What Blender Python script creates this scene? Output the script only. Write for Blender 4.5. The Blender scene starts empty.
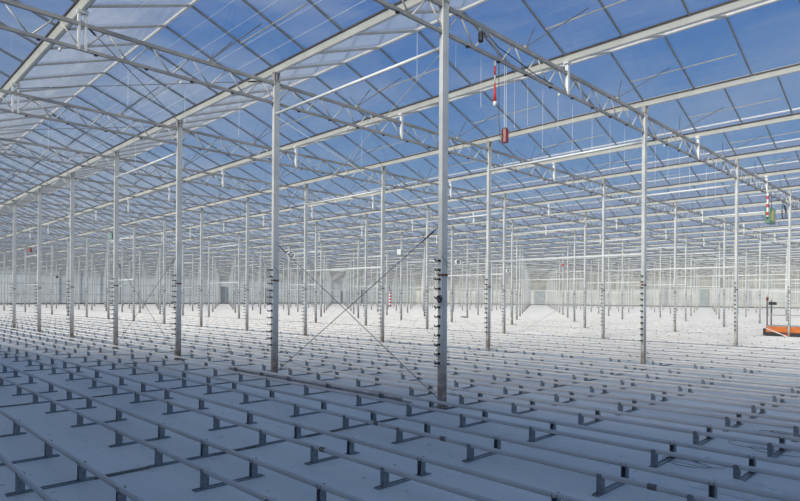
import bpy, math, random
from mathutils import Vector, Matrix
random.seed(7)
sc = bpy.context.scene
col = sc.collection

# ------------------------------------------------------------------ camera
F = 582.52; YAW = 0.78242; ROLL = 0.00595; SHY = 47.96
CAM = Vector((-7.2649, -6.3137, 1.8007))
fw = Vector((math.sin(YAW), math.cos(YAW), 0)); rt = Vector((math.cos(YAW), -math.sin(YAW), 0)); up = Vector((0, 0, 1))
r2 = math.cos(ROLL)*rt + math.sin(ROLL)*up
u2 = -math.sin(ROLL)*rt + math.cos(ROLL)*up
cd = bpy.data.cameras.new('camera'); cam = bpy.data.objects.new('camera', cd); col.objects.link(cam)
M = Matrix(((r2.x, u2.x, -fw.x, CAM.x), (r2.y, u2.y, -fw.y, CAM.y), (r2.z, u2.z, -fw.z, CAM.z), (0, 0, 0, 1)))
cam.matrix_world = M
cd.sensor_width = 36; cd.lens = F/800*36; cd.shift_y = SHY/800; cd.clip_end = 600; cd.clip_start = .05
sc.camera = cam

def px(p):
    d = Vector(p) - CAM; z = d.dot(fw)
    if z < .3: return None
    return (400 + F*d.dot(r2)/z, 250.5 + SHY - F*d.dot(u2)/z, z)
def inview(p, m=40):
    q = px(p)
    return q is not None and -m < q[0] < 800+m
def ray(x, y): return fw + (x-400)/F*r2 - (y-250.5-SHY)/F*u2
def ground(x, y, z=0.0):
    d = ray(x, y); return CAM + d*((z-CAM.z)/d.z)
def at_x(x, y, X):
    d = ray(x, y); return CAM + d*((X-CAM.x)/d.x)
def at_y(x, y, Y):
    d = ray(x, y); return CAM + d*((Y-CAM.y)/d.y)

# ------------------------------------------------------------------ materials
def nmat(name):
    m = bpy.data.materials.new(name); m.use_nodes = True
    nt = m.node_tree; nt.nodes.clear()
    return m, nt, nt.nodes, nt.links
def mat(name, c1, c2=None, rough=.5, metal=0.0, scale=6.0, stretch=(1, 1, 1), bump=0.0, lo=.35, hi=.65):
    m, nt, N, L = nmat(name)
    o = N.new('ShaderNodeOutputMaterial'); b = N.new('ShaderNodeBsdfPrincipled'); L.new(b.outputs[0], o.inputs[0])
    b.inputs['Roughness'].default_value = rough; b.inputs['Metallic'].default_value = metal
    if c2 is None:
        c2 = tuple(x*.82 for x in c1)
    tc = N.new('ShaderNodeTexCoord'); mp = N.new('ShaderNodeMapping'); mp.inputs['Scale'].default_value = stretch
    g = N.new('ShaderNodeNewGeometry')
    n = N.new('ShaderNodeTexNoise'); n.inputs['Scale'].default_value = scale; n.inputs['Detail'].default_value = 5
    r = N.new('ShaderNodeValToRGB'); r.color_ramp.elements[0].position = lo; r.color_ramp.elements[1].position = hi
    r.color_ramp.elements[0].color = (*c2, 1); r.color_ramp.elements[1].color = (*c1, 1)
    L.new(g.outputs['Position'], mp.inputs[0]); L.new(mp.outputs[0], n.inputs['Vector']); L.new(n.outputs['Fac'], r.inputs[0])
    L.new(r.outputs[0], b.inputs['Base Color'])
    if bump:
        bp = N.new('ShaderNodeBump'); bp.inputs['Strength'].default_value = bump; bp.inputs['Distance'].default_value = .02
        L.new(n.outputs['Fac'], bp.inputs['Height']); L.new(bp.outputs[0], b.inputs['Normal'])
    return m
MT = {}
MT['column'] = mat('white_column_steel', (.62, .62, .60), (.52, .52, .51), .45, 0, 3)
MT['truss'] = mat('grey_truss_steel', (.44, .415, .38), (.33, .31, .29), .5, .15, 2.5)
MT['web'] = mat('pale_truss_tube', (.62, .60, .55), (.50, .485, .45), .45, .1, 4)
MT['gutter'] = mat('cream_gutter', (.85, .825, .74), (.79, .765, .68), .5, 0, 2)
MT['seal'] = mat('brown_seal', (.13, .10, .08), (.09, .075, .065), .7, 0, 8)
MT['alu'] = mat('mill_aluminium', (.46, .46, .46), (.38, .38, .38), .5, .2, 5)
MT['bar'] = mat('dark_glazing_bar', (.36, .36, .36), (.30, .30, .30), .6, .1, 5)
MT['pipe'] = mat('primed_pipe', (.74, .715, .70), (.62, .58, .56), .55, 0, 5, (1, .25, 1), 0, .3, .7)
MT['oldpipe'] = mat('brown_pipe', (.56, .51, .48), (.42, .37, .34), .6, 0, 6)
MT['galv'] = mat('galvanised_sheet', (.28, .31, .33), (.20, .225, .245), .45, .35, 30)
MT['sleeve'] = mat('dark_pipe_sleeve', (.24, .21, .19), (.17, .15, .14), .7, 0, 20)
MT['cable'] = mat('dark_steel_cable', (.16, .16, .16), (.12, .12, .12), .5, .3, 20)
MT['paleCable'] = mat('bright_steel_cable', (.62, .62, .60), (.5, .5, .5), .4, .2, 20)
MT['black'] = mat('black_plastic', (.025, .025, .03), (.018, .018, .02), .5, 0, 20)
MT['band'] = mat('rust_band', (.17, .09, .065), (.12, .06, .05), .7, 0, 20)
MT['white'] = mat('white_paint', (.82, .82, .80), (.75, .75, .73), .4, 0, 5)
MT['red'] = mat('red_tape', (.62, .05, .05), (.5, .04, .04), .5, 0, 20)
MT['maroon'] = mat('maroon_paint', (.27, .04, .04), (.2, .03, .03), .45, 0, 20)
MT['orange'] = mat('orange_paint', (.62, .17, .03), (.52, .13, .025), .4, 0, 5)
MT['green'] = mat('green_panel', (.16, .30, .22), (.08, .20, .16), .5, 0, 8)
MT['yellow'] = mat('yellow_paint', (.75, .62, .15), (.62, .5, .12), .5, 0, 8)
MT['grey'] = mat('grey_panel', (.33, .35, .36), (.27, .29, .30), .6, 0, 1)
MT['sunblock'] = mat('sunblock_cladding', (.45, .45, .44), (.38, .38, .37), .6, 0, 1)  # grey of the added wall that blocks the sun
MT['wallfoot'] = mat('dark_wall_foot', (.16, .16, .155), (.11, .11, .105), .8, 0, 2)
MT['string'] = mat('white_string', (.85, .85, .85), (.75, .75, .75), .6, 0, 5)
MT['concrete'] = mat('weathered_steel_strip', (.20, .20, .20), (.13, .12, .115), .8, 0, 6)
MT['footing'] = mat('concrete_footing', (.36, .34, .31), (.22, .19, .16), .9, 0, 12, bump=.3)
MT['film'] = mat('crumpled_film', (.70, .71, .72), (.6, .61, .62), .35, 0, 4, bump=.2)

def column_mat():                       # galvanised white with brown soiling on the lowest metre
    m = MT['column']; nt = m.node_tree; N = nt.nodes; L = nt.links
    b = [n for n in N if n.type == 'BSDF_PRINCIPLED'][0]
    src = b.inputs['Base Color'].links[0].from_socket
    g = N.new('ShaderNodeNewGeometry'); s = N.new('ShaderNodeSeparateXYZ'); L.new(g.outputs['Position'], s.inputs[0])
    mr = N.new('ShaderNodeMapRange'); mr.inputs[1].default_value = .1; mr.inputs[2].default_value = 1.5; mr.inputs[3].default_value = 1.7; mr.inputs[4].default_value = 0
    L.new(s.outputs['Z'], mr.inputs[0])
    n = N.new('ShaderNodeTexNoise'); n.inputs['Scale'].default_value = 7; n.inputs['Detail'].default_value = 6; L.new(g.outputs['Position'], n.inputs['Vector'])
    mu = N.new('ShaderNodeMath'); mu.operation = 'MULTIPLY'; L.new(mr.outputs[0], mu.inputs[0]); L.new(n.outputs['Fac'], mu.inputs[1])
    mx = N.new('ShaderNodeMixRGB'); mx.inputs[2].default_value = (.17, .12, .085, 1)
    L.new(mu.outputs[0], mx.inputs[0]); L.new(src, mx.inputs[1]); L.new(mx.outputs[0], b.inputs['Base Color'])
column_mat()

def floor_mat():
    m, nt, N, L = nmat('white_ground_film')
    o = N.new('ShaderNodeOutputMaterial'); b = N.new('ShaderNodeBsdfPrincipled'); L.new(b.outputs[0], o.inputs[0])
    b.inputs['Roughness'].default_value = .55
    g = N.new('ShaderNodeNewGeometry')
    n1 = N.new('ShaderNodeTexNoise'); n1.inputs['Scale'].default_value = .35; n1.inputs['Detail'].default_value = 6
    mp = N.new('ShaderNodeMapping'); mp.inputs['Scale'].default_value = (2.2, .5, 1); L.new(g.outputs['Position'], mp.inputs[0])
    L.new(mp.outputs[0], n1.inputs['Vector'])
    r = N.new('ShaderNodeValToRGB'); r.color_ramp.elements[0].position = .3; r.color_ramp.elements[1].position = .7
    r.color_ramp.elements[0].color = (.56, .565, .565, 1); r.color_ramp.elements[1].color = (.78, .78, .765, 1)
    L.new(n1.outputs['Fac'], r.inputs[0])
    # small crumbs of dirt
    n2 = N.new('ShaderNodeTexNoise'); n2.inputs['Scale'].default_value = 9; n2.inputs['Detail'].default_value = 3
    L.new(g.outputs['Position'], n2.inputs['Vector'])
    r2_ = N.new('ShaderNodeValToRGB'); r2_.color_ramp.elements[0].position = .26; r2_.color_ramp.elements[1].position = .34
    r2_.color_ramp.elements[0].color = (.5, .48, .44, 1); r2_.color_ramp.elements[1].color = (1, 1, 1, 1)
    L.new(n2.outputs['Fac'], r2_.inputs[0])
    mx = N.new('ShaderNodeMixRGB'); mx.blend_type = 'MULTIPLY'; mx.inputs[0].default_value = 1
    L.new(r.outputs[0], mx.inputs[1]); L.new(r2_.outputs[0], mx.inputs[2]); L.new(mx.outputs[0], b.inputs['Base Color'])
    n3 = N.new('ShaderNodeTexNoise'); n3.inputs['Scale'].default_value = 2.2; n3.inputs['Detail'].default_value = 7; n3.inputs['Distortion'].default_value = .8
    L.new(g.outputs['Position'], n3.inputs['Vector'])
    bp = N.new('ShaderNodeBump'); bp.inputs['Strength'].default_value = .45; bp.inputs['Distance'].default_value = .05
    L.new(n3.outputs['Fac'], bp.inputs['Height']); L.new(bp.outputs[0], b.inputs['Normal'])
    return m
MT['floor'] = floor_mat()

def glass_mat():                        # clear greenhouse glass with a thin film of dust: the haze grows with the path through the pane
    m, nt, N, L = nmat('dusty_roof_glass')
    o = N.new('ShaderNodeOutputMaterial')
    tr = N.new('ShaderNodeBsdfTransparent'); tr.inputs[0].default_value = (.97, .98, .98, 1)
    di = N.new('ShaderNodeBsdfDiffuse'); di.inputs[0].default_value = (.62, .63, .63, 1)
    tl = N.new('ShaderNodeBsdfTranslucent'); tl.inputs[0].default_value = (.62, .63, .63, 1)
    m1 = N.new('ShaderNodeMixShader'); m1.inputs[0].default_value = .5; L.new(di.outputs[0], m1.inputs[1]); L.new(tl.outputs[0], m1.inputs[2])
    lw = N.new('ShaderNodeLayerWeight'); lw.inputs['Blend'].default_value = .5
    a = N.new('ShaderNodeMath'); a.operation = 'SUBTRACT'; a.inputs[0].default_value = 1.0; L.new(lw.outputs['Facing'], a.inputs[1])
    a2 = N.new('ShaderNodeMath'); a2.operation = 'MAXIMUM'; a2.inputs[1].default_value = .02; L.new(a.outputs[0], a2.inputs[0])
    d = N.new('ShaderNodeMath'); d.operation = 'DIVIDE'; d.inputs[0].default_value = TAU; L.new(a2.outputs[0], d.inputs[1])
    e = N.new('ShaderNodeMath'); e.operation = 'POWER'; e.inputs[0].default_value = 2.71828
    ng = N.new('ShaderNodeMath'); ng.operation = 'MULTIPLY'; ng.inputs[1].default_value = -1; L.new(d.outputs[0], ng.inputs[0]); L.new(ng.outputs[0], e.inputs[1])
    f = N.new('ShaderNodeMath'); f.operation = 'SUBTRACT'; f.inputs[0].default_value = 1; L.new(e.outputs[0], f.inputs[1])
    m2 = N.new('ShaderNodeMixShader'); L.new(f.outputs[0], m2.inputs[0]); L.new(tr.outputs[0], m2.inputs[1]); L.new(m1.outputs[0], m2.inputs[2])
    gl = N.new('ShaderNodeBsdfGlossy'); gl.inputs['Roughness'].default_value = .08; gl.inputs[0].default_value = (1, 1, 1, 1)
    pw = N.new('ShaderNodeMath'); pw.operation = 'POWER'; pw.inputs[1].default_value = 5; L.new(lw.outputs['Facing'], pw.inputs[0])
    fr = N.new('ShaderNodeMath'); fr.operation = 'MULTIPLY_ADD'; fr.inputs[1].default_value = .9; fr.inputs[2].default_value = .05; L.new(pw.outputs[0], fr.inputs[0])
    m3 = N.new('ShaderNodeMixShader'); L.new(fr.outputs[0], m3.inputs[0]); L.new(m2.outputs[0], m3.inputs[1]); L.new(gl.outputs[0], m3.inputs[2])
    L.new(m3.outputs[0], o.inputs[0])
    return m
TAU = .095
MT['glass'] = glass_mat()

def wall_mat(name, c, step):
    m, nt, N, L = nmat(name)
    o = N.new('ShaderNodeOutputMaterial'); b = N.new('ShaderNodeBsdfPrincipled'); L.new(b.outputs[0], o.inputs[0]); b.inputs['Roughness'].default_value = .6
    g = N.new('ShaderNodeNewGeometry'); s = N.new('ShaderNodeSeparateXYZ'); L.new(g.outputs['Position'], s.inputs[0])
    n = N.new('ShaderNodeTexNoise'); n.inputs['Scale'].default_value = .25; L.new(g.outputs['Position'], n.inputs['Vector'])
    r = N.new('ShaderNodeValToRGB'); r.color_ramp.elements[0].position = .35; r.color_ramp.elements[1].position = .6
    r.color_ramp.elements[0].color = tuple(x*.8 for x in c)+(1,); r.color_ramp.elements[1].color = c+(1,)
    L.new(n.outputs['Fac'], r.inputs[0]); L.new(r.outputs[0], b.inputs['Base Color'])
    return m
MT['wall'] = wall_mat('white_wall_panel', (.82, .82, .78), 4)
MT['wall3'] = wall_mat('ochre_grey_gable', (.34, .335, .31), 4)
MT['wall2'] = wall_mat('grey_white_wall_panel', (.50, .50, .48), 4)

# ------------------------------------------------------------------ mesh builder
class MB:
    def __init__(s): s.v = []; s.f = []; s.mi = []; s.cur = 0
    def add(s, vs, fs):
        b = len(s.v); s.v += [tuple(v) for v in vs]; s.f += [tuple(i+b for i in f) for f in fs]; s.mi += [s.cur]*len(fs); return s
    def box(s, x0, x1, y0, y1, z0, z1):
        vs = [(x, y, z) for z in (z0, z1) for y in (y0, y1) for x in (x0, x1)]
        return s.add(vs, [(0, 2, 3, 1), (4, 5, 7, 6), (0, 1, 5, 4), (2, 6, 7, 3), (0, 4, 6, 2), (1, 3, 7, 5)])
    def tube(s, p, q, r, n=8, r1=None):
        p = Vector(p); q = Vector(q); d = (q-p).normalized(); r1 = r if r1 is None else r1
        a = d.cross(Vector((0, 0, 1)) if abs(d.z) < .9 else Vector((1, 0, 0))).normalized(); b = a.cross(d)   # a x d x ...
        vs = []
        for c, rr in ((p, r), (q, r1)):
            for k in range(n):
                t = 2*math.pi*k/n; vs.append(c + a*rr*math.cos(t) + b*rr*math.sin(t))
        fs = [(k, (k+1) % n, n+(k+1) % n, n+k) for k in range(n)] + [tuple(range(n-1, -1, -1)), tuple(range(n, 2*n))]
        return s.add(vs, fs)
    def path(s, pts, r, n=6):
        pts = [Vector(p) for p in pts]; m = len(pts); vs = []
        for i, c in enumerate(pts):
            d = (pts[min(i+1, m-1)] - pts[max(i-1, 0)]).normalized()
            a = d.cross(Vector((0, 0, 1)) if abs(d.z) < .9 else Vector((1, 0, 0))).normalized(); b = a.cross(d)
            for k in range(n):
                t = 2*math.pi*k/n; vs.append(c + a*r*math.cos(t) + b*r*math.sin(t))
        fs = [(i*n+k, i*n+(k+1) % n, (i+1)*n+(k+1) % n, (i+1)*n+k) for i in range(m-1) for k in range(n)]
        fs += [tuple(range(n-1, -1, -1)), tuple(range((m-1)*n, m*n))]
        return s.add(vs, fs)
    def rbar(s, p, q, w, h):            # rectangular bar, w sideways, h vertical
        p = Vector(p); q = Vector(q); d = (q-p).normalized(); a = d.cross(Vector((0, 0, 1))).normalized(); b = a.cross(d)
        vs = [c + a*sx*w/2 + b*sz*h/2 for c in (p, q) for sx, sz in ((-1, -1), (1, -1), (1, 1), (-1, 1))]
        return s.add(vs, [(0, 1, 5, 4), (1, 2, 6, 5), (2, 3, 7, 6), (3, 0, 4, 7), (3, 2, 1, 0), (4, 5, 6, 7)])
    def prism_y(s, prof, y0, y1):       # closed profile in x,z swept along y
        n = len(prof); vs = [(x, y0, z) for x, z in prof] + [(x, y1, z) for x, z in prof]
        fs = [(k, (k+1) % n, n+(k+1) % n, n+k) for k in range(n)] + [tuple(range(n-1, -1, -1)), tuple(range(n, 2*n))]
        return s.add(vs, fs)
    def prism_x(s, prof, x0, x1):
        n = len(prof); vs = [(x0, y, z) for y, z in prof] + [(x1, y, z) for y, z in prof]
        fs = [(k, (k+1) % n, n+(k+1) % n, n+k) for k in range(n)] + [tuple(range(n-1, -1, -1)), tuple(range(n, 2*n))]
        return s.add(vs, fs)
    def mesh(s, name, *mats, smooth=False):
        me = bpy.data.meshes.new(name); me.from_pydata(s.v, [], s.f)
        for m in mats: me.materials.append(MT[m])
        me.polygons.foreach_set('material_index', s.mi)
        if smooth: me.polygons.foreach_set('use_smooth', [len(f) == 4 for f in s.f])
        me.update(); return me
def ob(name, data, parent=None, loc=(0, 0, 0), rz=0):
    o = bpy.data.objects.new(name, data); col.objects.link(o); o.location = loc; o.rotation_euler = (0, 0, rz)
    if parent: o.parent = parent
    return o
def tag(o, label, cat, group=None, kind=None):
    o['label'] = label
    o['category'] = cat
    if group: o['group'] = group
    if kind: o['kind'] = kind
    return o
def struct(o, label=None):
    o['kind'] = 'structure'
    if label: o['label'] = label
    return o
def thing(name, loc, label, cat, group=None, rz=0):
    return tag(ob(name, None, None, loc, rz), label, cat, group)
def copy_tree(o, parent=None):
    c = o.copy(); col.objects.link(c); c.parent = parent
    for ch in o.children: copy_tree(ch, c)
    return c
ORD = ['first', 'second', 'third', 'fourth', 'fifth', 'sixth', 'seventh', 'eighth', 'ninth', 'tenth', 'eleventh', 'twelfth', 'thirteenth',
       'fourteenth', 'fifteenth', 'sixteenth', 'seventeenth', 'eighteenth', 'nineteenth', 'twentieth']
TENS = {2: 'twenty', 3: 'thirty', 4: 'forty', 5: 'fifty'}
def od(n):                              # 0-based
    if n < 20: return ORD[n]
    t, u = divmod(n+1, 10)
    return (TENS[t]+'-'+ORD[u-1]) if u else {3: 'thirtieth', 4: 'fortieth', 5: 'fiftieth'}[t]

# ------------------------------------------------------------------ dimensions
YN, YF = -12.5, 130.0                   # near and far ends of the house
XL, XR = -12.0, 136.0
ZR, ZG = 7.71, 7.00                     # ridge, gutter edge
ZT, ZB = 6.62, 6.18                     # truss chords
HC = 6.68
NI = 26; NJ = 17

# ------------------------------------------------------------------ setting
m = MB(); m.add([(-13, -14, 0), (XR+1, -14, 0), (XR+1, YF+1, 0), (-13, YF+1, 0)], [(0, 1, 2, 3)])
struct(ob('floor', m.mesh('floor', 'floor')))

def far_wall(name, p0, p1, mname):
    pass
m = MB(); m.box(XL, XR+.2, YF, YF+.2, 0, 7.0)
wf = struct(ob('wall_far', m.mesh('wall_far', 'wall')))
m = MB(); m.box(XR, XR+.2, -14, YF, 0, 7.0)
wr = struct(ob('wall_right', m.mesh('wall_right', 'wall2')))
m = MB(); m.box(XR-.02, XR-.001, -14, YF, 4.5, 7.0); ob('upper_panel', m.mesh('upper_panel', 'wall3'), wr)
# posts and rails of the side walls
m = MB()
for k in range(0, 38): m.box(XL+4*k-.05, XL+4*k+.05, YF-.12, YF-.002, .4, 6.9)
for z in (2.2, 4.4, 6.2): m.box(XL, XR, YF-.08, YF-.003, z, z+.08)
ob('wall_frame', m.mesh('wall_frame', 'alu'), wf)
m = MB()
for k in range(0, 29): m.box(XR-.12, XR-.021, -12+5*k-.05, -12+5*k+.05, .4, 6.9)
for z in (2.2, 4.4, 6.2): m.box(XR-.08, XR-.0215, -13, YF-.2, z, z+.08)
ob('wall_frame', m.mesh('wall_frame', 'alu'), wr)
m = MB(); m.box(XL, XR-.2, YF-.3, YF-.13, 0, .42); struct(ob('baseboard_far', m.mesh('baseboard_far', 'wallfoot')))
m = MB(); m.box(XR-.3, XR-.13, -13, YF-.35, 0, .42); struct(ob('baseboard_right', m.mesh('baseboard_right', 'wallfoot')))
# grey panels (closed gates) in the far walls
nd = 0
def gate_far(pxl, w, h):
    global nd; nd += 1
    x = at_y(pxl, 298, YF).x
    d = MB(); d.box(x-w/2, x+w/2, YF-.28, YF-.125, .43, h); o = struct(ob('door_%d' % nd, d.mesh('door', 'grey')))
    f = MB(); f.box(x-w/2-.12, x-w/2, YF-.34, YF-.125, .43, h+.12); f.box(x+w/2, x+w/2+.12, YF-.34, YF-.125, .43, h+.12); f.box(x-w/2, x+w/2, YF-.34, YF-.125, h, h+.12)
    ob('door_frame', f.mesh('door_frame', 'alu'), o)
def gate_right(pxl, w, h):
    global nd; nd += 1
    y = at_x(pxl, 298, XR).y
    d = MB(); d.box(XR-.28, XR-.125, y-w/2, y+w/2, .43, h); o = struct(ob('door_%d' % nd, d.mesh('door', 'grey')))
    f = MB(); f.box(XR-.34, XR-.125, y-w/2-.12, y-w/2, .43, h+.12); f.box(XR-.34, XR-.125, y+w/2, y+w/2+.12, .43, h+.12); f.box(XR-.34, XR-.125, y-w/2, y+w/2, h, h+.12)
    ob('door_frame', f.mesh('door_frame', 'alu'), o)
for pp, w, h in ((222.5, 1.3, 4.4), (266, 1.2, 4.3), (344, 3.0, 4.0), (362, 1.2, 4.2)): gate_far(pp, w, h)
for pp, w, h in ((540, 3.2, 4.2), (665, 1.2, 4.2), (704, 1.8, 4.3), (748, 1.1, 4.3)): gate_right(pp, w, h)

# unseen wall added beyond the left edge; sloping top shapes its shade on the floor
m = MB()
prof = [(-60, 0), (YF, 0), (YF, 4.6), (18.5, 4.6), (-8, 8.6), (-60, 9.4)]
m.prism_x(prof, XL-.35, XL-.05)
struct(ob('wall_left_sunblock', m.mesh('wall_left_sunblock', 'sunblock')))

# ------------------------------------------------------------------ roof
YB0 = -12.5; NB = 114                   # glazing bars every 1.25 m
barV = MB()
for sgn in (-1, 1):
    barV.rbar((0, 0, -.035), (sgn*1.9, 0, -.035-.365*1.9+.0), .030, .045)
barme = barV.mesh('glazing_bar', 'bar')
bars_xr = [XL+2+4*k for k in range(37)]
for bi, xr in enumerate(bars_xr):
    g = MB()
    k = (ZR-ZG)/1.9
    g.add([(xr, YN, ZR), (xr, YF, ZR), (xr-1.9, YF, ZG), (xr-1.9, YN, ZG)], [(0, 1, 2, 3)])
    g.add([(xr, YN, ZR), (xr+1.9, YN, ZG), (xr+1.9, YF, ZG), (xr, YF, ZR)], [(0, 1, 2, 3)])
    c = struct(ob('ceiling', g.mesh('ceiling', 'glass')))
    r = MB(); r.prism_y([(xr-.022, ZR-.03), (xr, ZR-.05), (xr+.022, ZR-.03), (xr+.022, ZR+.015), (xr-.022, ZR+.015)], YN, YF)
    ob('ridge_bar', r.mesh('ridge_bar', 'alu'), c)
    rest = MB(); cnt = 0
    for n in range(NB+1):
        y = YB0+1.25*n
        if y > YF: break
        vis = px((xr+1, y, 7.2)); show = vis and -60 < vis[0] < 860 and -30 < vis[1]
        if show and cnt < 100 and xr < 84 and y < 112:
            ob('glazing_bar', barme, c, (xr, y, ZR)); cnt += 1
        else:
            for sgn in (-1, 1): rest.rbar((xr, y, ZR-.035), (xr+sgn*1.9, y, ZR-.035-.365*1.9), .030, .045)
    o = ob('glazing_bar', rest.mesh('glazing_bar', 'bar'), c); o['kind'] = 'stuff'

# gutters
gprof = [(-.115, .16), (-.105, .11), (-.045, .01), (-.03, 0), (.03, 0), (.045, .01), (.105, .11), (.115, .16), (.10, .16), (.09, .115), (.035, .018), (-.035, .018), (-.09, .115), (-.10, .16)]
gprof = [(a*.82, b*.82) for a, b in gprof]
mg = MB(); mg.prism_y(gprof, YN, YF); gme = mg.mesh('trough', 'gutter')
ms = MB(); ms.box(-.112, -.0945, YN, YF, .105, .14); s1 = ms.mesh('seal_strip', 'seal')
ms = MB(); ms.box(.0945, .112, YN, YF, .105, .14); s2 = ms.mesh('seal_strip', 'seal')
nshow = 0
for k in range(38):
    x = XL+4*k
    if x < -9: lab = None
    t = thing('roof_gutter', (x, 0, 6.86), '', 'gutter', 'roof gutters')
    ob('trough', gme, t); ob('seal_strip', s1, t); ob('seal_strip', s2, t)
    if x == -4: L_ = 'cream roof gutter cutting across the top left corner of the photo'
    elif x == 0: L_ = 'cream roof gutter running over the tallest column and down to the left edge'
    elif x < -4: L_ = 'cream roof gutter left of the one in the top left corner, %s beside it' % ('next' if x == -8 else 'second')
    elif x <= 76: L_ = 'cream roof gutter, %s to the right from the tallest column' % od(int(x/4)-1)
    else: L_ = 'very distant pale roof gutter near the far right wall, thin as a line'
    t['label'] = L_

# ------------------------------------------------------------------ columns
DX, DY = .14, .08
m = MB(); m.box(-DX/2, DX/2, -DY/2, DY/2, .02, HC); post = m.mesh('post', 'column')
m = MB(); m.box(-.09, .09, -.075, .075, .0, .022)
for a in (-1, 1):
    for b in (-1, 1): m.tube((a*.075, b*.058, .02), (a*.075, b*.058, .045), .009, 6)
foot = m.mesh('base_plate', 'footing')
m = MB()                                # saddle that carries the gutter
m.box(-.075, -.06, -.05, .05, HC-.10, HC+.2); m.box(.06, .075, -.05, .05, HC-.10, HC+.2); m.box(-.075, .075, -.05, .05, HC-.001, HC+.02)
m.tube((-.02, 0, HC), (-.02, 0, HC+.185), .018, 8)
head = m.mesh('head_bracket', 'truss')
m = MB()
pts = [(-DX/2+.005, 0, 0), (-DX/2-.05, 0, .0), (-DX/2-.09, 0, -.010), (-DX/2-.12, 0, .004), (-DX/2-.125, 0, .026)]
m.path(pts, .011, 6); m.box(-DX/2-.012, -DX/2+.002, -.018, .018, -.02, .02)
m.box(-DX/2-.06, -DX/2-.01, -.006, .006, 0, .02)
hook = m.mesh('hook', 'black')
m = MB(); m.box(-DX/2-.006, DX/2+.006, -DY/2-.006, DY/2+.006, -.02, .02); band = m.mesh('clamp_band', 'band')
m = MB(); m.box(-DX/2, DX/2, -DY/2, DY/2, 0, HC+.18); m.box(-.09, .09, -.075, .075, 0, .02); farpost = m.mesh('column', 'column')

def col_label(i, j):
    if i == 0 and j == 0: return 'tallest and nearest white steel column, its head cut by the top edge of the photo'
    if j == 0: return 'white steel column, %s behind the tallest one, in the row receding left' % od(i-1)
    if i == 0: return 'white steel column, %s beyond the tallest one under the nearest truss line' % od(j-1)
    return 'white steel column, %s in the %s column row right of the nearest row' % (od(i), od(j-1))
cands = []
for j in range(NJ+1):
    for i in range(NI):
        x, y = 8.0*j, 5.0*i
        if x > XR-1 or y > YF-1: continue
        q = px((x, y, 3))
        if q and -12 < q[0] < 812: cands.append((q[2], i, j))
cands.sort()
proto_c = None
stuff_cols = MB()
for n, (dep, i, j) in enumerate(cands):
    x, y = 8.0*j, 5.0*i
    if n >= 300:
        stuff_cols.box(x-DX/2, x+DX/2, y-DY/2, y+DY/2, 0, HC+.18); continue
    if dep < 62:
        if proto_c is None:
            t = thing('steel_column', (x, y, 0), '', 'column', 'white columns')
            ob('post', post, t); ob('base_plate', foot, t); ob('head_bracket', head, t)
            for k in range(12): ob('hook', hook, t, (0, 0, .74+.153*k))
            ob('clamp_band', band, t, (0, 0, 2.19))
            proto_c = t
        else:
            t = copy_tree(proto_c); t.location = (x, y, 0)
    else:
        t = tag(ob('steel_column', farpost, None, (x, y, 0)), '', 'column', 'white columns')
    t['label'] = col_label(i, j) if dep < 62 else 'very distant thin white column lost in the crowd at the far end'
o = ob('steel_column', stuff_cols.mesh('column', 'column')); tag(o, 'farthest rows of thin white columns in front of the far walls', 'column', 'farthest columns', 'stuff')

# ------------------------------------------------------------------ trusses (one per 8 m span)
mt = MB(); mt.rbar((.04, 0, ZT), (7.96, 0, ZT), .06, .065); topm = mt.mesh('top_chord', 'truss')
mt = MB(); mt.rbar((.04, 0, ZB), (7.96, 0, ZB), .05, .055); botm = mt.mesh('bottom_chord', 'truss')
mt = MB(); mt.tube((0, 0, ZB+.01), (.37, 0, ZT-.01), .0145, 8); wa = mt.mesh('web_bar', 'web', smooth=True)
mt = MB(); mt.tube((.43, 0, ZT-.01), (.80, 0, ZB+.01), .0145, 8); wb = mt.mesh('web_bar', 'web', smooth=True)
mt = MB(); mt.box(-.035, .035, -.035, .035, ZB-.02, 6.86); mt.box(-.08, .08, -.05, .05, 6.81, 6.865); gp = mt.mesh('gutter_post', 'white')
mt = MB(); mt.box(-.075, -.035, -.03, .03, ZB-.02, 6.86); mt.box(.035, .075, -.03, .03, ZB-.02, 6.86); mt.box(-.09, .09, -.05, .05, 6.81, 6.865); gp2 = mt.mesh('gutter_post', 'white')
mt = MB()
mt.rbar((.04, 0, ZT), (7.96, 0, ZT), .06, .065); mt.rbar((.04, 0, ZB), (7.96, 0, ZB), .05, .055); mt.box(3.965, 4.035, -.035, .035, ZB-.02, 6.86)
for k in range(10):
    for a, b in (((.8*k+.0, ZB), (.8*k+.37, ZT)), ((.8*k+.43, ZT), (.8*k+.8, ZB))): mt.tube((a[0]+.001, 0, a[1]), (b[0], 0, b[1]), .0145, 4)
fart = mt.mesh('roof_truss', 'truss')
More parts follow.
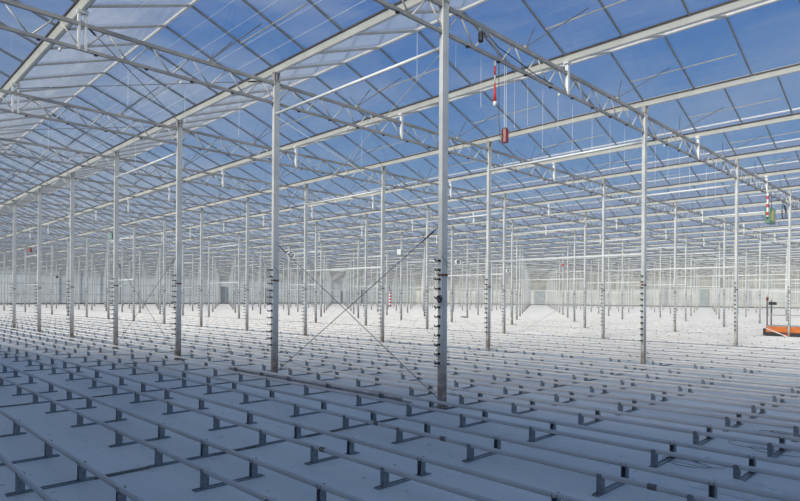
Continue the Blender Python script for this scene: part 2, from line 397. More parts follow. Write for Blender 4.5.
# small black clips along the lower chord
mt = MB()
mt.box(0, .05, -.03, .03, ZB-.05, ZB-.0275); clip = mt.mesh('clip', 'black')
def truss_label(i, j):
    if i == 0 and j == 0: return 'large near roof truss running right from the tallest column'
    if i == 0 and j == -1: return 'end of the nearest roof truss left of the tallest column at the top edge'
    if i == 0: return 'roof truss span, %s from the tallest column in the nearest truss line' % od(j)
    if j == -1: return 'roof truss span left of the nearest column row, %s truss line behind' % od(i-1)
    return 'roof truss span, %s truss line behind the tallest column, %s span rightwards' % (od(i-1), od(j))
cands = []
for j in range(-1, NJ):
    for i in range(NI):
        vis = [px((8.0*j+d, 5.0*i, 6.3)) for d in (.5, 2, 4, 6, 7.5)]
        vis = [v for v in vis if v and -10 < v[0] < 810 and v[1] > -15]
        if vis: cands.append((min(v[2] for v in vis), i, j))
cands.sort(); proto = None; st = MB()
for n, (dep, i, j) in enumerate(cands):
    x, y = 8.0*j, 5.0*i
    if n >= 300:
        st.rbar((x+.04, y, ZT), (x+7.96, y, ZT), .06, .065); st.rbar((x+.04, y, ZB), (x+7.96, y, ZB), .05, .055); st.box(x+3.965, x+4.035, y-.035, y+.035, ZB-.02, 6.86)
        continue
    if dep < 46:
        if proto is None:
            t = thing('roof_truss', (x, y, 0), '', 'truss', 'roof trusses')
            ob('top_chord', topm, t); ob('bottom_chord', botm, t); ob('gutter_post', gp, t, (4, 0, 0))
            for k in range(8): ob('clip', clip, t, (.9*k+.6, 0, 0))
            for k in range(10): ob('web_bar', wa, t, (.8*k+.02, 0, 0)); ob('web_bar', wb, t, (.8*k-.02, 0, 0))
            proto = t
        else:
            t = copy_tree(proto); t.location = (x, y, 0)
            if j == -1:
                for ch in t.children:
                    if ch.name.startswith('gutter_post'): ch.data = gp2
        t['label'] = truss_label(i, j)
    else:
        t = tag(ob('roof_truss', fart, None, (x, y, 0)), 'distant thin roof truss span in the hazy far part of the roof', 'truss', 'roof trusses')
o = ob('roof_truss', st.mesh('roof_truss', 'truss')); tag(o, 'farthest lines of roof trusses above the far walls', 'truss', 'farthest trusses', 'stuff')

# ------------------------------------------------------------------ bracing struts and cables between columns
mu = MB(); mu.tube((0, .04, 0), (0, 4.96, 0), .030, 10); strut = mu.mesh('strut_tube', 'white', smooth=True)
STR = []
for j in range(0, 12):
    for i in (0, 2, 7, 12):
        x, y = 8.0*j, 5.0*i
        q = px((x, y+2.5, 4))
        if not (q and -80 < q[0] < 880): continue
        for z in (5.95, 3.00):
            if j == 0 and z < 4: continue
            hi = 'upper' if z > 4 else 'lower'
            where = 'the tallest column and the one behind it' if (i, j) == (0, 0) else \
                '%s and %s columns of the %s row' % (od(i), od(i+1), 'nearest' if j == 0 else od(j)+' farther')
            STR.append(tag(ob('tie_tube', strut, None, (x, y, z)), 'white %s horizontal tube between %s' % (hi, where), 'tube', 'white tie tubes'))
for j in range(0, 4):
    for i in (0, 2):
        x, y = 8.0*j, 5.0*i
        r = .007 if j == 0 else .005
        cols_ = 'tallest column to the one behind' if (i, j) == (0, 0) else '%s to %s columns of %s' % (od(i), od(i+1), 'nearest row' if j == 0 else od(j)+' row beyond')
        for lo, hi_, nm in ((.08, 3.03 if j == 0 else 2.93, 'lower'), (3.03 if j == 0 else 3.07, 5.88, 'upper')):
            for sgn in (0, 1):
                a = Vector((x, y+.045, hi_-.02 if sgn == 0 else lo+.03)); b = Vector((x, y+4.955, lo+.03 if sgn == 0 else hi_-.02))
                off = Vector((.014 if sgn else -.014, 0, 0))
                mc = MB(); mc.tube(a+off, b+off, r, 6)
                t = tag(ob('brace_cable', mc.mesh('brace_cable', 'cable' if (nm == 'lower' and j == 0) else 'paleCable')),
                        '%s brace cable, %s, %s' % (nm, cols_, 'falling' if sgn == 0 else 'rising'), 'cable', 'bracing cables')
                # tensioner sleeve close to the column at the top end
                d = (b-a).normalized(); e = a if sgn == 0 else b; dd = d if sgn == 0 else -d
                mc = MB(); mc.tube(e+off+dd*.12, e+off+dd*.42, .012, 8)
                if nm == 'lower' and j == 0: ob('turnbuckle', mc.mesh('turnbuckle', 'black'), t)
# wind braces in the roof plane over the left bays
for n, (xa, ya, xb, yb) in enumerate(((-4, 5, 0, 10), (0, 5, -4, 10), (-4, 10, 0, 15), (0, 10, -4, 15), (-4, 15, 0, 20), (0, 15, -4, 20))):
    a = Vector((xa, ya+.1, 6.74-.02*(n % 2))); b = Vector((xb, yb-.1, 6.74-.02*(n % 2)))
    mc = MB(); mc.tube(a, b, .009, 6)
    bay = ('second and third', 'third and fourth', 'fourth and fifth')[n//2]
    t = tag(ob('wind_brace', mc.mesh('wind_brace', 'cable')), 'dark diagonal rod under left roof between %s truss lines, %s' % (bay, 'leaning right' if n % 2 == 0 else 'leaning left'), 'rod', 'dark roof wind braces')
    d = (b-a).normalized(); mc = MB(); mc.tube(a+d*.25, a+d*.6, .02, 8); ob('turnbuckle', mc.mesh('turnbuckle', 'black'), t)

# ------------------------------------------------------------------ vent opener rods (a fan of three over each truss and ridge, near part)
mo = MB(); mo.box(-.05, .05, -.03, .03, 0, .05); vb = mo.mesh('rod_bracket', 'truss')
rods = []
for dy in (-1.0, .18, 1.0):
    mo = MB(); mo.tube((0, 0, .05), (.58, dy, .66), .010, 6); rods.append(mo.mesh('push_rod', 'cable'))
mo = MB(); mo.tube((0, -2.4, 0), (0, -.02, 0), .014, 6); vfr = mo.mesh('vent_sill', 'web')
for j2 in range(-1, 9):
    for i in range(0, 7):
        xr = 4.0*j2+2; x, y = xr+.42, 5.0*i
        q = px((x, y, 7))
        if not (q and -20 < q[0] < 820 and q[1] > -60): continue
        t = thing('vent_opener', (x, y, ZT+.035), 'thin vent push rods, %s truss line, %s' % (od(i), 'ridge left of the tallest column' if j2 == -1 else od(j2)+' ridge right of the tallest column'), 'vent opener', 'roof vent push rods')
        ob('rod_bracket', vb, t)
        for r_ in rods: ob('push_rod', r_, t)
        ob('vent_sill', vfr, t, (.68, 0, ZR-.365*1.1-.05-(ZT+.035)))

# ------------------------------------------------------------------ screen wires along the bays
mw = MB(); mw.tube((0, YN, 0), (0, 90, 0), .0036, 4); wire = mw.mesh('screen_wire', 'string')
mw = MB(); mw.tube((0, YN, 0), (0, 90, 0), .0014, 4); wire2 = mw.mesh('screen_wire', 'alu')
k = 0; x = -4.0
while x < 20:
    x += .5
    if abs(x % 4) < .01: continue
    bay = math.floor(x/4)
    nb = int(round((x-bay*4)/.5))-1
    wh = 'bay left of the nearest columns' if bay < 0 else '%s bay right of the nearest columns' % od(bay)
    tag(ob('screen_wire', wire if x < 0 else wire2, None, (x, 0, ZT+.036)), 'thin white roof wire, %s in the %s' % (od(nb), wh), 'wire', 'thin wires under the roof')

# ------------------------------------------------------------------ heating rails and supports
RZ = .172; RR = .0255
pairs = [-5.71, -4.445, -3.18, -1.87, -.62] + [8*b+.645+1.27*k for b in range(17) for k in range(6)]
pairs = [p for p in pairs if p < XR-1]
HG = .255                               # half gauge
# keep the pairs clear of the columns
mp_ = MB(); mp_.tube((0, YN+.3, 0), (0, YF-1.2, 0), RR, 12); pipem = mp_.mesh('heating_pipe', 'pipe', smooth=True)
pcount = 0
for n, xc in enumerate(pairs):
    for sgn in (-1, 1):
        x = xc+sgn*HG
        side = 'near' if sgn < 0 else 'far'
        if n < 22: lab = 'grey heating pipe, %s one of the %s pair from the lower left corner' % (side, od(n))
        else: lab = 'distant low heating pipe in the sunlit right part of the floor'
        t = tag(ob('heating_pipe', pipem, None, (x, 0, RZ)), lab, 'pipe', 'low heating pipes')
        t['_x'] = x
        del t['_x']
# supports
def upost(sgn):
    w, dpt, t_ = .052, .036, .004
    m = MB(); zo = .006; zt = .192
    x0 = sgn*(HG+RR+.006)
    # web plate on the outer side with a rounded head
    xs = sorted((x0, x0+sgn*t_))
    prof = [(-w/2, zo), (w/2, zo), (w/2, zt-.012), (w/2-.012, zt), (-w/2+.012, zt), (-w/2, zt-.012)]
    m.prism_x(prof, xs[0], xs[1])
    # flanges reaching inwards under and beside the pipe
    for s in (-1, 1):
        ys = sorted((s*w/2, s*(w/2-t_)))
        xa = sorted((x0, x0-sgn*(2*RR+.012)))
        m.box(xa[0], xa[1], ys[0], ys[1], zo, RZ-RR+.001)
        xa = sorted((x0-sgn*(2*RR+.006), x0-sgn*(2*RR+.012)))
        m.box(xa[0], xa[1], ys[0], ys[1], RZ-RR, zt-.002)
    return m.mesh('post', 'galv')
pm = {s: upost(s) for s in (-1, 1)}
mb = MB(); mb.box(-HG-.11, HG+.11, -.033, .033, 0, .006); mb.box(-HG-.11, HG+.11, -.033, -.029, .006, .014); mb.box(-HG-.11, HG+.11, .029, .033, .006, .014)
basem = mb.mesh('base_strip', 'galv')
ys_ = [-5.6, -4.6, -3.8, -2.27, -1.15, -.10, 1.07, 2.56, 3.88, 4.94, 6.07, 7.56, 8.88, 9.95]
y = 9.95; pat = [1.10, 1.45, 1.28, 1.17]; k = 0
while y < 80: y += pat[k % 4]; k += 1; ys_.append(y)
cands = []
for n, xc in enumerate(pairs):
    vis_i = 0
    for y in ys_:
        if y < -4 and xc > 3: pass
        q = px((xc, y, .1))
        if q and -15 < q[0] < 815 and q[1] < 515 and q[2] < 48:
            cands.append((q[2], n, vis_i, xc, y)); vis_i += 1
cands.sort(); proto_s = None
lowm = MB()
for k, (dep, n, vi, xc, y) in enumerate(cands):
    if k < 300:
        if proto_s is None:
            t = thing('rail_support', (xc, y, 0), '', 'support', 'pipe rail supports')
            ob('base_strip', basem, t); ob('post', pm[-1], t); ob('post', pm[1], t); proto_s = t
        else:
            t = copy_tree(proto_s); t.location = (xc, y, 0)
        t.rotation_euler = (0, 0, random.uniform(-.012, .012))
        t['label'] = 'pipe support under the %s pair from lower left corner, %s from its near end' % (od(n), od(vi))
    else:
        for sgn in (-1, 1):
            x0 = xc+sgn*(HG+RR+.008); lowm.box(x0-.003, x0+.003, y-.031, y+.031, .006, .19)
            xa = sorted((x0, x0-sgn*.055)); lowm.box(xa[0], xa[1], y+.027, y+.031, .006, RZ-RR)
        lowm.box(xc-HG-.11, xc+HG+.11, y-.033, y+.033, 0, .006)
o = ob('rail_support', lowm.mesh('rail_support', 'galv')); tag(o, 'many small distant pipe supports beyond the nearest ones', 'support', 'farther pipe supports', 'stuff')

# dark joint strips on the floor under the truss lines
for i, y in enumerate((-.06, 4.94)):
    m = MB(); m.box(-6.6, 30, -.03, .03, 0, .0055)
    # long strip lies between the supports of neighbouring pairs
    pass
strip_edges = []
for i, y in enumerate((-.10, 4.94, 9.95)):
    m = MB(); prev = None
    xs = []
    for n in range(len(pairs)-1):
        if pairs[n] > 26: break
        xs.append((pairs[n]+HG+.115, pairs[n+1]-HG-.115))
    for q, (a, b) in enumerate(xs):
        mm = MB(); mm.box(a, b, y-.035, y+.03, 0, .012); mm.box(a, b, y-.045, y-.034, 0, .022)
        tag(ob('floor_strip', mm.mesh('floor_strip', 'concrete')), 'dark floor strip, %s truss line, gap after the %s pair from lower left' % (od(i), od(q)), 'strip', 'dark floor strips under the truss lines')

# loose brown pipes lying beside the nearest column row
for n, (x, z, y0, y1, lab) in enumerate(((-.215, .026, .83, 6.9, 'loose brown pipe on the floor beside the nearest columns, nearer of two'),
                                    (-.155, .026, .55, 6.6, 'loose brown pipe on the floor touching the foot line of the nearest columns'),
                                    (-.185, .0705, .75, 6.7, 'loose brown pipe lying on top of two others beside the nearest column row'))):
    m = MB(); m.tube((x, y0, z), (x, y1, z), .0255, 12); tag(ob('loose_pipe', m.mesh('loose_pipe', 'oldpipe', smooth=True)), lab, 'pipe', 'loose brown pipes')
# dark sleeves on some pipe joints
def sleeve(pxx, pyy, lab):
    g = ground(pxx, pyy, RZ)
    x = min([xc+s*HG for xc in pairs for s in (-1, 1)], key=lambda v: abs(v-g.x))
    m = MB(); m.tube((x, g.y-.04, RZ), (x, g.y+.04, RZ), RR+.003, 12)
    tag(ob('pipe_sleeve', m.mesh('pipe_sleeve', 'sleeve', smooth=True)), lab, 'sleeve', 'dark pipe joint sleeves')
sleeve(653, 487, 'dark joint sleeve on a pipe at the bottom right of the photo')
sleeve(441, 439.5, 'dark joint sleeve on a pipe just below the tallest column')
sleeve(322, 450, 'dark joint sleeve on a pipe at lower centre left')
sleeve(374, 424, 'dark joint sleeve on a pipe left of the tallest column foot')

# ------------------------------------------------------------------ hoist, markers and hanging things on the nearest truss
def cord(name, p, q, r, mt_, lab, cat, grp):
    m = MB(); m.tube(p, q, r, 5); return tag(ob(name, m.mesh(name, mt_)), lab, cat, grp)
t = thing('striped_marker', (1.41, 0, 5.31), 'red and white tapered marker hanging below the nearest truss, above the maroon box', 'marker')
m = MB(); m.tube((0, 0, .42), (0, 0, .84), .015, 10); ob('upper_sleeve', m.mesh('upper_sleeve', 'white', smooth=True), t)
m = MB(); m.tube((0, 0, .56), (0, 0, .73), .018, 10); ob('red_stripe', m.mesh('red_stripe', 'red', smooth=True), t)
m = MB(); m.tube((0, 0, .08), (0, 0, .42), .034, 12, .014); ob('cone', m.mesh('cone', 'red', smooth=True), t)
m = MB(); m.tube((0, 0, 0), (0, 0, .08), .03, 12, .034); ob('tip', m.mesh('tip', 'white', smooth=True), t)
t = thing('pendant_box', (1.74, 0, 4.71), 'maroon pendant control box hanging on wires below the nearest truss', 'control box')
m = MB(); m.tube((0, 0, .0), (0, 0, .24), .065, 8); ob('housing', m.mesh('housing', 'maroon'), t)
m = MB(); m.tube((0, 0, .24), (0, 0, .27), .04, 8); ob('cap', m.mesh('cap', 'black'), t)
for dx in (-.03, .03):
    m = MB(); m.tube((dx, 0, .26), (dx, 0, ZB-.02-4.71), .005, 5); ob('wire', m.mesh('wire', 'string'), t)
m = MB(); pts = [(-.03, 0, .27), (-.09, 0, .05), (-.16, 0, .08), (-.2, 0, .4), (-.21, 0, ZB-4.72)]; m.path(pts, .008, 6); ob('cable', m.mesh('cable', 'cable'), t)
t = thing('hoist_motor', (1.0, -.02, 6.18), 'small black and grey hoist motor clamped inside the nearest truss', 'motor')
m = MB(); m.tube((-.12, -.06, .12), (-.12, -.06, .26), .045, 10); m.box(-.15, -.09, -.09, -.03, .10, .14); ob('motor', m.mesh('motor', 'black'), t)
m = MB(); m.box(-.13, .12, -.07, -.03, .30, .36); m.tube((.06, -.08, .30), (.06, -.02, .30), .05, 12); ob('gearbox', m.mesh('gearbox', 'grey'), t)
m = MB(); m.path([(.1, -.06, .3), (.4, -.06, .17), (.9, -.06, .12), (1.6, -.06, .02), (2.3, -.05, .0)], .009, 6); ob('cable', m.mesh('cable', 'black'), t)
# white strings
strs = [(-.6, .9), (.35, .45), (1.05, .95), (2.1, 1.1), (2.55, .95), (3.1, 1.4), (3.7, .8), (4.3, 1.3), (5.2, 1.0), (6.1, 1.3), (6.9, 1.1), (8.8, 1.2), (9.7, 1.0), (10.6, 1.3), (11.4, 1.1), (12.9, 1.2), (13.8, 1.0)]
for n, (x, L_) in enumerate(strs):
    cord('hanging_string', (x, .04, ZB-.02), (x, .04, ZB-.02-L_), .003, 'string', 'thin white string hanging from the nearest truss line, %s from left' % od(n), 'string', 'strings hanging from the nearest truss')
for n, (x, y, L_) in enumerate(((-3.2, 5, .8), (-2.1, 5, .9), (-.9, 5, .9), (2.6, 5, .9), (-3.3, 10, .8), (-1.2, 10, .8))):
    cord('hanging_string', (x, y+.04, ZB-.02), (x, y+.04, ZB-.02-L_), .003, 'string', 'thin white string hanging from the %s truss line, %s of them from left' % (('second' if y == 5 else 'third'), od(n if n < 4 else n-4)), 'string', 'strings hanging from the farther trusses')
# small white reflector buttons (sprinkler heads) under the near trusses
m = MB(); m.tube((0, 0, 0), (0, 0, .05), .02, 10, .03); m.tube((0, 0, .05), (0, 0, .11), .01, 8); spr = m.mesh('sprinkler_head', 'white', smooth=True)
for n, (x, y) in enumerate(((3.65, 0), (-3.0, 0), (9.3, 0), (-4.35, 5), (-2.2, 5), (5.6, 5), (2.1, 5), (11.5, 5))):
    tag(ob('sprinkler_head', spr, None, (x, y, ZB-.135)), 'small white nozzle under the %s truss line, %s from the left' % ('nearest' if y == 0 else 'second', od(sorted([a for a, b in ((3.65, 0), (-3.0, 0), (9.3, 0), (-4.35, 5), (-2.2, 5), (5.6, 5), (2.1, 5), (11.5, 5)) if b == y]).index(x))), 'nozzle', 'small white nozzles')

# hanging green and yellow box at the right
t = thing('hanging_control_box', (20.5, -.02, 4.98), 'green and yellow box hanging under the nearest truss line at the right edge', 'box')
m = MB(); m.box(-.42, .42, -.10, .10, 0, .62); ob('case', m.mesh('case', 'green'), t)
m = MB(); m.add([(-.26, -.105, .12), (.10, -.105, .05), (.10, -.105, .56), (-.05, -.105, .56), (-.28, -.105, .35), (-.26, -.10, .12), (.10, -.10, .05), (.10, -.10, .56), (-.05, -.10, .56), (-.28, -.10, .35)],
      [(0, 1, 2, 3, 4), (0, 5, 6, 1), (1, 6, 7, 2), (2, 7, 8, 3), (3, 8, 9, 4), (4, 9, 5, 0)]); ob('panel', m.mesh('panel', 'yellow'), t)
m = MB(); m.box(.22, .40, -.108, -.10, .02, .60); ob('side_strip', m.mesh('side_strip', 'grey'), t)
m = MB(); m.tube((-.2, 0, .62), (-.2, 0, ZB-.02-4.98), .012, 6); m.tube((.2, 0, .62), (.2, 0, ZB-.02-4.98), .012, 6); ob('hanger', m.mesh('hanger', 'black'), t)
m = MB(); m.tube((19.9, -.06, 5.2), (19.9, -.06, 6.15), .04, 8); t = tag(ob('striped_strap', m.mesh('striped_strap', 'white')), 'red and white strap hanging left of the green and yellow box', 'strap')
m = MB()
for z in (5.25, 5.57, 5.9): m.tube((19.9, -.06, z), (19.9, -.06, z+.14), .043, 8)
ob('red_stripe', m.mesh('red_stripe', 'red'), t)
m = MB(); c0 = Vector((22.8, -.05, 5.7)); pts = []
for k in range(28):
    a = k*.5; pts.append((c0.x+.38*math.cos(a), c0.y+.002*k, c0.z+.30*math.sin(a)))
pts.append((22.5, 0, 6.16)); m.path(pts, .014, 5)
tag(ob('cable_coil', m.mesh('cable_coil', 'cable')), 'coil of dark cable hung from the nearest truss line at the right edge', 'cable')

# hose coil on the tallest column and wire wraps
m = MB(); pts = []
for k in range(30):
    a = k*.45; pts.append((-.07-.045-.05*math.cos(a)-.03, -.03-.002*k, 1.79+.055*math.sin(a)+.012*(k//14)))
m.path(pts, .009, 6); tag(ob('hose_coil', m.mesh('hose_coil', 'black', smooth=True)), 'small black hose coil hooked on the left side of the tallest column', 'hose')
for (i, j) in ((0, 0), (1, 0), (0, 1), (2, 0)):
    x, y = 8*j, 5*i; w, d = DX/2+.006, DY/2+.006
    m = MB(); m.path([(x-w, y-d, 2.50), (x, y-d, 2.44), (x+w, y-d, 2.34), (x+w, y-d+.02, 2.28)], .004, 5)
    tag(ob('wire_tie', m.mesh('wire_tie', 'cable')), 'thin slanting wire tied around the %s' % {(0, 0): 'tallest column above its brown band', (1, 0): 'column behind the tallest one', (0, 1): 'first column to the right under the big truss', (2, 0): 'third column of the nearest row'}[(i, j)], 'wire', 'wire ties on columns')

# circulation fans and small boxes hanging far off
def fan(pxx, pyy, dep, r, lab):
    p = CAM + ray(pxx, pyy)*dep
    yl = round(p.y/5)*5; p = CAM + ray(pxx, pyy)*((yl-CAM.y)/ray(pxx, pyy).y)
    t = thing('circulation_fan', p, lab, 'fan', 'hanging circulation fans', -.4)
    m = MB()
    for k in range(20):
        a, b = 2*math.pi*k/20, 2*math.pi*(k+1)/20
        vs = [(rr*math.cos(q), yy, rr*math.sin(q)) for q in (a, b) for rr in (r, r*.88) for yy in (-.14, .14)]
        m.add(vs, [(0, 1, 5, 4), (2, 6, 7, 3), (0, 4, 6, 2), (1, 3, 7, 5)])
    ob('housing', m.mesh('housing', 'white', smooth=False), t)
    m = MB(); m.tube((0, -.12, 0), (0, .1, 0), r*.3, 12); ob('motor', m.mesh('motor', 'grey'), t)
    m = MB()
    for k in range(5):
        a = 2*math.pi*k/5; c, s = math.cos(a), math.sin(a); c2, s2 = math.cos(a+.5), math.sin(a+.5)
        m.add([(r*.25*c, -.03, r*.25*s), (r*.84*c, -.05, r*.84*s), (r*.84*c2, .03, r*.84*s2), (r*.25*c2, .03, r*.25*s2),
               (r*.25*c, -.02, r*.25*s), (r*.84*c, -.04, r*.84*s), (r*.84*c2, .04, r*.84*s2), (r*.25*c2, .04, r*.25*s2)],
              [(0, 1, 2, 3), (7, 6, 5, 4), (0, 4, 5, 1), (1, 5, 6, 2), (2, 6, 7, 3), (3, 7, 4, 0)])
    ob('blades', m.mesh('blades', 'black'), t)
    m = MB(); m.tube((0, 0, r), (0, 0, ZB-.03-p.z), .012, 6); ob('hanger', m.mesh('hanger', 'cable'), t)
fan(291, 255, 46, .27, 'round grey fan hanging right of the second column, below the bracing clamp')
fan(458, 262, 50, .24, 'round white fan hanging just right of the tallest column')
fan(508, 271, 60, .22, 'small round fan hanging right of the column in the middle')
def hbox(pxx, pyy, dep, w, h, mt_, lab):
    p = CAM + ray(pxx, pyy)*dep
    yl = round(p.y/5)*5; p = CAM + ray(pxx, pyy)*((yl-CAM.y)/ray(pxx, pyy).y)
    t = thing('hanging_sensor_box', p, lab, 'sensor box', 'small hanging boxes', -.78)
    m = MB(); m.box(-w/2, w/2, -.1, .1, -h/2, h/2); m.box(-w/2+.03, w/2-.03, -.11, -.1, -h/2+.03, h/2-.03); ob('case', m.mesh('case', mt_), t)
    m = MB(); m.tube((0, 0, h/2), (0, 0, ZB-.03-p.z), .01, 6); ob('hanger', m.mesh('hanger', 'cable'), t)
hbox(399, 252, 46, .30, .42, 'white', 'small white box hanging left of the tallest column')
hbox(30, 250, 55, .22, .36, 'maroon', 'small dark red box hanging near the left edge')
hbox(563, 265, 60, .22, .22, 'red', 'tiny red box hanging far off right of centre')
hbox(111, 236, 42, .22, .40, 'green', 'small green box hanging left of the fourth column')
hbox(57, 277, 70, .2, .25, 'black', 'tiny black box hanging far off between the left columns')

# ------------------------------------------------------------------ scissor lift on the rails
LY = at_x(763, 330, 24.2).y
t = thing('scissor_lift', (24.645, LY-1.85, 0), 'orange and black scissor lift trolley standing at the right edge', 'lift')
yl0, yl1 = -1.9, 1.75
m = MB(); m.box(-.40, .40, yl0, yl1, .20, .32); m.box(-.44, -.40, yl0, yl1, .03, .33); m.box(.40, .44, yl0, yl1, .03, .33); m.box(-.44, .44, yl1+.0, yl1+.10, .205, .50); m.box(-.44, .44, yl0-.10, yl0, .205, .50); ob('chassis', m.mesh('chassis', 'black'), t)
m = MB(); m.prism_y([(-.43, .332), (.43, .332), (.43, .55), (.40, .60), (-.40, .60), (-.43, .55)], yl0+.01, yl1-.01); ob('body', m.mesh('body', 'orange'), t)
m = MB(); m.box(-.40, .40, yl0, yl1, .605, .64); ob('deck', m.mesh('deck', 'grey'), t)
for yy in (yl0+.3, yl1-.3):
    for xx in (-.255, .255):
        m = MB(); m.tube((xx-.03, yy, .27), (xx+.03, yy, .27), .075, 14); ob('wheel', m.mesh('wheel', 'sleeve'), t)
m = MB(); m.tube((-.41, yl1-.35, .16), (-.41, yl1-.22, .16), .0, 3) if False else None
for xx in (-.37, .37):
    for yy in (yl1-.05, (yl0+yl1)/2, yl0+.05):
        m = MB(); m.tube((xx, yy, .64), (xx, yy, 1.82), .032, 8); ob('guard_post', m.mesh('guard_post', 'cable'), t)
    for z in (1.12, 1.70):
        m = MB(); m.tube((xx, yl0+.05, z), (xx, yl1-.05, z), .018, 8); ob('guard_rail', m.mesh('guard_rail', 'alu'), t)
m = MB(); m.tube((-.46, yl1-.02, .50), (-.46, yl1-1.0, .10), .02, 8); ob('brace', m.mesh('brace', 'white'), t)
m = MB(); m.box(-.44, -.28, yl1-.42, yl1-.12, 1.60, 1.74); ob('control_panel', m.mesh('control_panel', 'black'), t)
m = MB(); m.tube((-.37, yl1-.05, 1.82), (-.37, yl1-.05, 1.98), .06, 10, .04); ob('warning_lamp', m.mesh('warning_lamp', 'maroon', smooth=True), t)
m = MB(); m.box(-.444, -.440, yl1-1.0, yl1-.72, .16, .26); ob('reflector', m.mesh('reflector', 'red'), t)

# striped mast and ladder in the distance
g = at_x(390, 306, 72.0)
t = thing('striped_mast', (g.x, g.y, 0), 'red and white striped mast standing far off left of the tallest column', 'mast')
m = MB(); m.box(-.18, .18, -.18, .18, 0, 3.1); ob('mast', m.mesh('mast', 'white'), t)
m = MB()
for k in range(5): m.box(-.185, .185, -.185, .185, .3+.6*k, .55+.6*k)
ob('red_stripe', m.mesh('red_stripe', 'red'), t)
m = MB(); m.box(-.28, .28, -.28, .28, 0, .25); ob('foot', m.mesh('foot', 'black'), t)
m = MB(); m.tube((0, 0, 3.1), (-.25, 0, 4.3), .06, 8); ob('arm', m.mesh('arm', 'black'), t)
g = ground(411, 306)
t = thing('step_ladder', (g.x, g.y, 0), 'small yellow step ladder far off just left of the tallest column', 'ladder')
for s in (-1, 1):
    m = MB(); m.tube((s*.25, 0, 0), (s*.18, .5, 2.0), .035, 6); ob('rail', m.mesh('rail', 'yellow'), t)
    m = MB(); m.tube((s*.25, 1.0, 0), (s*.18, .55, 2.0), .025, 6); ob('leg', m.mesh('leg', 'grey'), t)
for k in range(6):
    z = .3+.3*k; m = MB(); m.box(-.24+.035*z, .24-.035*z, .25*z-.04, .25*z+.04, z-.015, z+.015); ob('step', m.mesh('step', 'yellow'), t)
g = at_x(463.5, 318, 32.0)
t = thing('crate', (g.x, g.y, 0), 'small grey crate alone on the sunlit floor right of the tallest column', 'crate', None, -.3)
m = MB(); w = .17; m.box(-w, w, -w, w, 0, .02); m.box(-w, -w+.02, -w, w, .02, .3); m.box(w-.02, w, -w, w, .02, .3); m.box(-w+.02, w-.02, -w, -w+.02, .02, .3); m.box(-w+.02, w-.02, w-.02, w, .02, .3)
ob('bin', m.mesh('bin', 'grey'), t)
m = MB(); m.box(-w-.015, w+.015, -w-.015, -w, .26, .30); m.box(-w-.015, w+.015, w, w+.015, .26, .30); ob('rim', m.mesh('rim', 'alu'), t)

# ------------------------------------------------------------------ loose wires and film at the lower right
def loops(name, cx, cy, n, rx, ry, r, lab, seed):
    rnd = random.Random(seed); pts = []
    for k in range(n*14):
        a = 2*math.pi*k/14; f = 1+.38*math.sin(k*.29+seed)+.15*math.sin(k*.83)+rnd.uniform(-.02, .02)
        pts.append((cx+rx*f*math.cos(a)+.012*k*.5, cy+ry*f*math.sin(a)+.01*k*.3, .006+.004*(k//14)+.01*abs(math.sin(k*.5))))
    m = MB(); m.path(pts, r, 5); tag(ob(name, m.mesh(name, 'cable', smooth=True)), lab, 'wire', 'loose wires on the floor')
g = ground(705, 468); loops('loose_wire', g.x-.02, g.y+.12, 3, .14, .24, .003, 'tangled loops of thin wire on the floor between supports at lower right', 1)
g = ground(770, 452); loops('loose_wire', g.x, g.y, 2, .17, .34, .003, 'curled thin wire on the floor near the right edge', 4)
g = ground(792, 437); loops('loose_wire', g.x, g.y, 2, .12, .3, .0035, 'small loop of thin wire at the right edge, farthest of the loose wires', 6)
# crumpled film
g = ground(768, 492)
m = MB(); nx, ny = 26, 34; rnd = random.Random(3)
for iy in range(ny+1):
    for ix in range(nx+1):
        u, v = ix/nx, iy/ny; e = min(u, 1-u, v, 1-v)*4; e = min(1, e)
        z = .003 + e*(.06*abs(math.sin(5*u+7*v+1.5*math.sin(9*v)))+.05*abs(math.sin(11*u-6*v+2))+.015*rnd.random())
        m.v.append((g.x-.40+.40*u*1.0+.03*math.sin(9*v), g.y-1.0+1.55*v+.04*math.sin(8*u), z))
for iy in range(ny):
    for ix in range(nx):
        a = iy*(nx+1)+ix; m.f.append((a, a+1, a+nx+2, a+nx+1)); m.mi.append(0)
tag(ob('crumpled_film', m.mesh('crumpled_film', 'film')), 'crumpled white plastic film lying on the floor at the lower right corner', 'plastic film')

# ------------------------------------------------------------------ light
sund = Vector((.95, .22, -.40)).normalized()
sl = bpy.data.lights.new('sun', 'SUN'); so = bpy.data.objects.new('sun', sl); col.objects.link(so)
sl.energy = 6.2; sl.angle = math.radians(23); sl.color = (1, .97, .865)
so.rotation_euler = (-sund).to_track_quat('Z', 'Y').to_euler()
w = bpy.data.worlds.new('world'); sc.world = w; w.use_nodes = True
N = w.node_tree.nodes; L = w.node_tree.links; N.clear()
out = N.new('ShaderNodeOutputWorld'); bg = N.new('ShaderNodeBackground'); L.new(bg.outputs[0], out.inputs[0])
tc = N.new('ShaderNodeTexCoord'); sp = N.new('ShaderNodeSeparateXYZ'); L.new(tc.outputs['Generated'], sp.inputs[0])
rp = N.new('ShaderNodeValToRGB'); cr = rp.color_ramp
cr.elements[0].position = 0.0; cr.elements[0].color = (.54, .64, .74, 1)
cr.elements[1].position = .9; cr.elements[1].color = (.07, .20, .44, 1)
e = cr.elements.new(.22); e.color = (.18, .36, .68, 1)
e = cr.elements.new(.45); e.color = (.055, .20, .58, 1)
L.new(sp.outputs['Z'], rp.inputs[0])
mp = N.new('ShaderNodeMapping'); mp.inputs['Scale'].default_value = (1.6, 1.6, 5.5); L.new(tc.outputs['Generated'], mp.inputs[0])
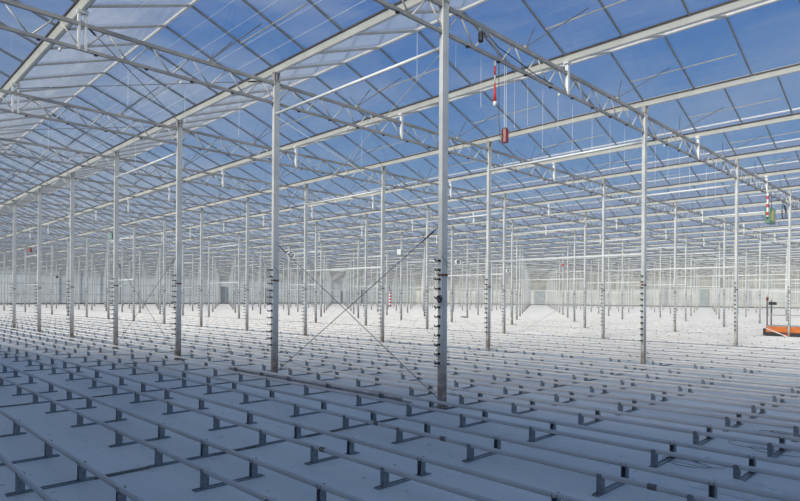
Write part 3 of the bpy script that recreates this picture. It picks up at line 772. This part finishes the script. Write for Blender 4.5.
nz = N.new('ShaderNodeTexNoise'); nz.inputs['Scale'].default_value = 1.5; nz.inputs['Detail'].default_value = 7; nz.inputs['Roughness'].default_value = .6; L.new(mp.outputs[0], nz.inputs['Vector'])
cl = N.new('ShaderNodeValToRGB'); cl.color_ramp.elements[0].position = .42; cl.color_ramp.elements[1].position = .75; L.new(nz.outputs['Fac'], cl.inputs[0])
# more thin cloud to the north-west (towards +y)
ca = N.new('ShaderNodeMapRange'); ca.inputs[1].default_value = .45; ca.inputs[2].default_value = 1.0; ca.inputs[3].default_value = .35; ca.inputs[4].default_value = 1.0; L.new(sp.outputs['Y'], ca.inputs[0])
mu = N.new('ShaderNodeMath'); mu.operation = 'MULTIPLY'; L.new(cl.outputs[0], mu.inputs[0]); L.new(ca.outputs[0], mu.inputs[1])
mx = N.new('ShaderNodeMixRGB'); mx.inputs[2].default_value = (.62, .68, .78, 1); L.new(mu.outputs[0], mx.inputs[0]); L.new(rp.outputs[0], mx.inputs[1])
# bright haze around the sun
gm = N.new('ShaderNodeVectorMath'); gm.operation = 'DOT_PRODUCT'; gm.inputs[1].default_value = tuple(-sund); L.new(tc.outputs['Generated'], gm.inputs[0])
g0 = N.new('ShaderNodeMath'); g0.operation = 'MAXIMUM'; g0.inputs[1].default_value = 0; L.new(gm.outputs['Value'], g0.inputs[0])
g1 = N.new('ShaderNodeMath'); g1.operation = 'POWER'; g1.inputs[1].default_value = 3; L.new(g0.outputs[0], g1.inputs[0])
ad = N.new('ShaderNodeMixRGB'); ad.blend_type = 'ADD'; ad.inputs[2].default_value = (.40, .40, .38, 1); L.new(g1.outputs[0], ad.inputs[0]); L.new(mx.outputs[0], ad.inputs[1])
L.new(ad.outputs[0], bg.inputs[0]); bg.inputs[1].default_value = .85

sc.view_settings.view_transform = 'Standard'; sc.view_settings.look = 'None'; sc.view_settings.gamma = 1; sc.view_settings.use_curve_mapping = False
sc.view_settings.exposure = -0.12
sc.cycles.transparent_max_bounces = 32
sc.cycles.max_bounces = 8
